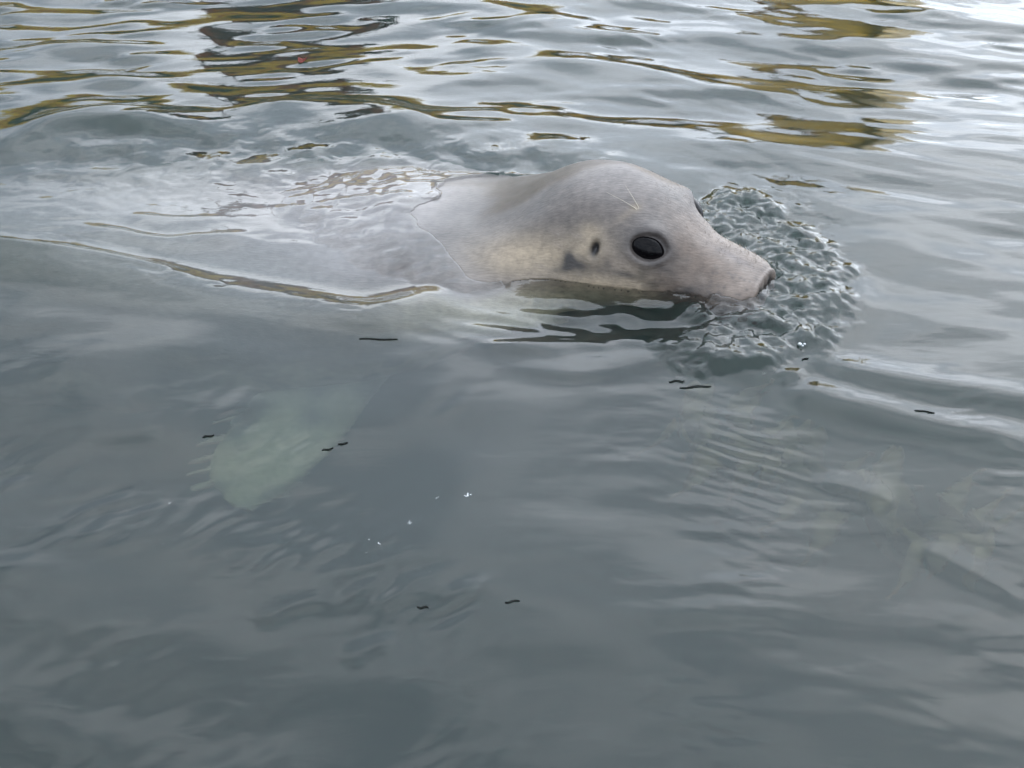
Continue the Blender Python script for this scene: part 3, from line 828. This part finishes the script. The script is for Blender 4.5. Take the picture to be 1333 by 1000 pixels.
def hull_band(name, L, B, z0, z1, flare, mat, parent, n=28):
    """one strake of a boat hull between two heights; bow at +x"""
    t = np.linspace(-1, 1, n)
    hb = B * np.where(t < 0.1, 1 - 0.12 * ((t - 0.1) / 1.1) ** 2, np.clip(1 - ((t - 0.1) / 0.9) ** 2.2, 0, 1))
    def ringz(z, k): 
        sheer = 1 + 0.30 * np.clip(t, 0, 1) ** 2
        left = np.stack([t * L / 2 + 0.25 * z * np.clip(t, 0, 1) ** 3, hb * k, np.full(n, z) * sheer], 1)
        right = left * np.array([1, -1, 1])
        return np.concatenate([left, right[::-1]])
    V = np.stack([ringz(z0, 1 - flare * 0), ringz(z1, 1 + flare)])
    ins = np.stack([ringz(z1, 1 + flare) * np.array([0.985, 0.94, 1.0]), ringz(z0, 1) * np.array([0.985, 0.94, 1.0])])
    V = np.concatenate([V, ins])
    F = np.concatenate([grid_faces(4, 2 * n, True)])
    return link(name, mesh_np(name, V.reshape(-1, 3), F, mat), parent)
def deck(L, B, z, mat, parent, n=28):
    t = np.linspace(-1, 1, n)
    hb = B * np.where(t < 0.1, 1 - 0.12 * ((t - 0.1) / 1.1) ** 2, np.clip(1 - ((t - 0.1) / 0.9) ** 2.2, 0.01, 1)) * 0.95
    V = np.stack([np.stack([t * L / 2, hb, np.full(n, z)], 1), np.stack([t * L / 2, -hb, np.full(n, z)], 1)])
    return link('deck', mesh_np('deck', V.reshape(-1, 3), grid_faces(2, n), mat), parent)
P_ = {k: plain('paint_' + k, c, 0.35, 0.12, 8) for k, c in dict(
    navy=(0.06, 0.11, 0.20), yellow=(0.95, 0.64, 0.06), red=(0.40, 0.16, 0.08), green=(0.025, 0.06, 0.04), mustard=(0.95, 0.57, 0.03),
    white=(0.7, 0.7, 0.68), wood=(0.2, 0.13, 0.08), black=(0.015, 0.015, 0.018)).items()}
gm, n, l = new_mat('cabin_glass')
b = n['Principled BSDF']; b.inputs['Base Color'].default_value = (0.02, 0.03, 0.035, 1); b.inputs['Roughness'].default_value = 0.05
def fishing_boat(loc, rz, label, cols, L, B, H, cab):
    root = link('fishing_boat', None); root.location = loc; root.rotation_euler = (0, 0, rz)
    tag(root, label, 'boat', 'boats moored at the quay')
    hull_band('keel_band', L, B * 0.9, -0.35, H * 0.46, 0.03, P_[cols[0]], root)
    hull_band('hull', L, B * 0.94, H * 0.46, H * 0.62, 0.05, P_[cols[1]], root)
    hull_band('rubbing_strake', L * 1.006, B * 1.005, H * 0.62, H * 0.74, 0.01, P_[cols[2]], root)
    hull_band('bulwark', L, B * 0.995, H * 0.74, H, 0.03, P_[cols[3]], root)
    deck(L, B * 0.95, H * 0.6, P_['wood'], root)
    x0, x1, hw, zt = cab
    c = boxes('wheelhouse', [(x0, x1, -hw, hw, H * 0.6, zt)], P_[cols[4]], root, 0.03)
    boxes('roof', [(x0 - .06, x1 + .06, -hw - .06, hw + .06, zt, zt + 0.06)], P_[cols[5]], c, 0.02)
    for sy in (-1, 1):
        for k in range(2):
            xa = x0 + (x1 - x0) * (0.12 + 0.46 * k); xb = xa + (x1 - x0) * 0.30
            boxes('window', [(xa, xb, sy * hw - 0.008, sy * hw + 0.008, zt - 0.32, zt - 0.10)], gm, c)
    boxes('window', [(x1 - .008, x1 + .008, -hw * .7, hw * .7, zt - 0.32, zt - 0.10)], gm, c)
    hair('mast', [(x0, 0, zt), (x0, 0, zt + .35), (x0, 0, zt + .7)], 0.03, root, P_['wood'])
    return root
fishing_boat((-1.25, 5.5, 0), R(4), 'navy and yellow fishing boat with red brown wheelhouse, mirrored in broken streaks',
             ('green', 'yellow', 'red', 'yellow', 'red', 'navy'), 2.9, 0.55, 0.66, (-0.05, 0.55, 0.30, 1.15))
fishing_boat((1.62, 6.3, 0), R(-97), 'mustard yellow boat moored bow on, mirrored as a golden patch',
             ('mustard', 'mustard', 'mustard', 'mustard', 'mustard', 'mustard'), 3.0, 0.42, 0.80, (-0.3, 0.35, 0.26, 1.40))


# dark slivers added on the surface, coloured as dark reflections in the ripples
dark_glint_m = plain('painted_dark_glint', (0.022, 0.024, 0.022), 0.95, 0.3, 200, spec=0.0)
def dark_glint(u, v, ln, wd_, rz, label, seed):
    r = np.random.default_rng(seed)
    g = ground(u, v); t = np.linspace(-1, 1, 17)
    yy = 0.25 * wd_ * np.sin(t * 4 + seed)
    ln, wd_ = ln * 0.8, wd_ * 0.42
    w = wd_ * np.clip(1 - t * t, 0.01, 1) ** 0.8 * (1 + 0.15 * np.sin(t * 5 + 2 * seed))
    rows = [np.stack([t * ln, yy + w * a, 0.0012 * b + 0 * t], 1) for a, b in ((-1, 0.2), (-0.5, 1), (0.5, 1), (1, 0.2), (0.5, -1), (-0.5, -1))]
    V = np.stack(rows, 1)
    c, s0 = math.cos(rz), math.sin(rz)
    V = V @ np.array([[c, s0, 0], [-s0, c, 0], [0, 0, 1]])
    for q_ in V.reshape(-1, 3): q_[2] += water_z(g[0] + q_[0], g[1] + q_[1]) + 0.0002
    o = link('ripple_glint', mesh_np('ripple_glint', V.reshape(-1, 3), grid_faces(17, 6, True), dark_glint_m)); o.location = (g[0], g[1], 0)
    tag(o, label, 'seaweed', 'painted dark ripple reflections on the water')
dark_glint(905, 504, 0.024, 0.0050, 0.12, 'longest wavy painted dark ripple reflection below the bow wave', 1)
dark_glint(881, 497, 0.012, 0.0045, 0.1, 'shorter painted dark ripple reflection beside the longest wavy one', 2)
dark_glint(272, 572, 0.008, 0.0030, 0.2, 'small painted dark ripple reflection above the claws of the flipper', 3)
dark_glint(427, 590, 0.008, 0.0028, 0.25, 'painted dark ripple reflection over the flipper root, larger of a pair', 4)
dark_glint(447, 583, 0.007, 0.0022, 0.25, 'painted dark ripple reflection over the flipper root, thinner of a pair', 5)
dark_glint(551, 797, 0.007, 0.0030, 0.0, 'painted dark ripple reflection on open water, thicker one below the foam specks', 6)
dark_glint(667, 791, 0.009, 0.0025, 0.2, 'slim painted dark ripple reflection on open water below the largest foam speck', 7)
dark_glint(1202, 542, 0.014, 0.0035, -0.15, 'painted dark ripple reflection on the bright wave crest beyond the bow wave', 8)
dark_glint(1047, 474, 0.006, 0.0030, 0.3, 'painted dark ripple reflection at the edge of the boiling water', 9)
dark_glint(493, 447, 0.030, 0.0022, 0.0, 'thin painted dark ripple reflection over the seal shoulder', 10)
foam(1041, 459, 0.0050, 10, 'bright wet bubble glinting at the edge of the boiling water', 21)
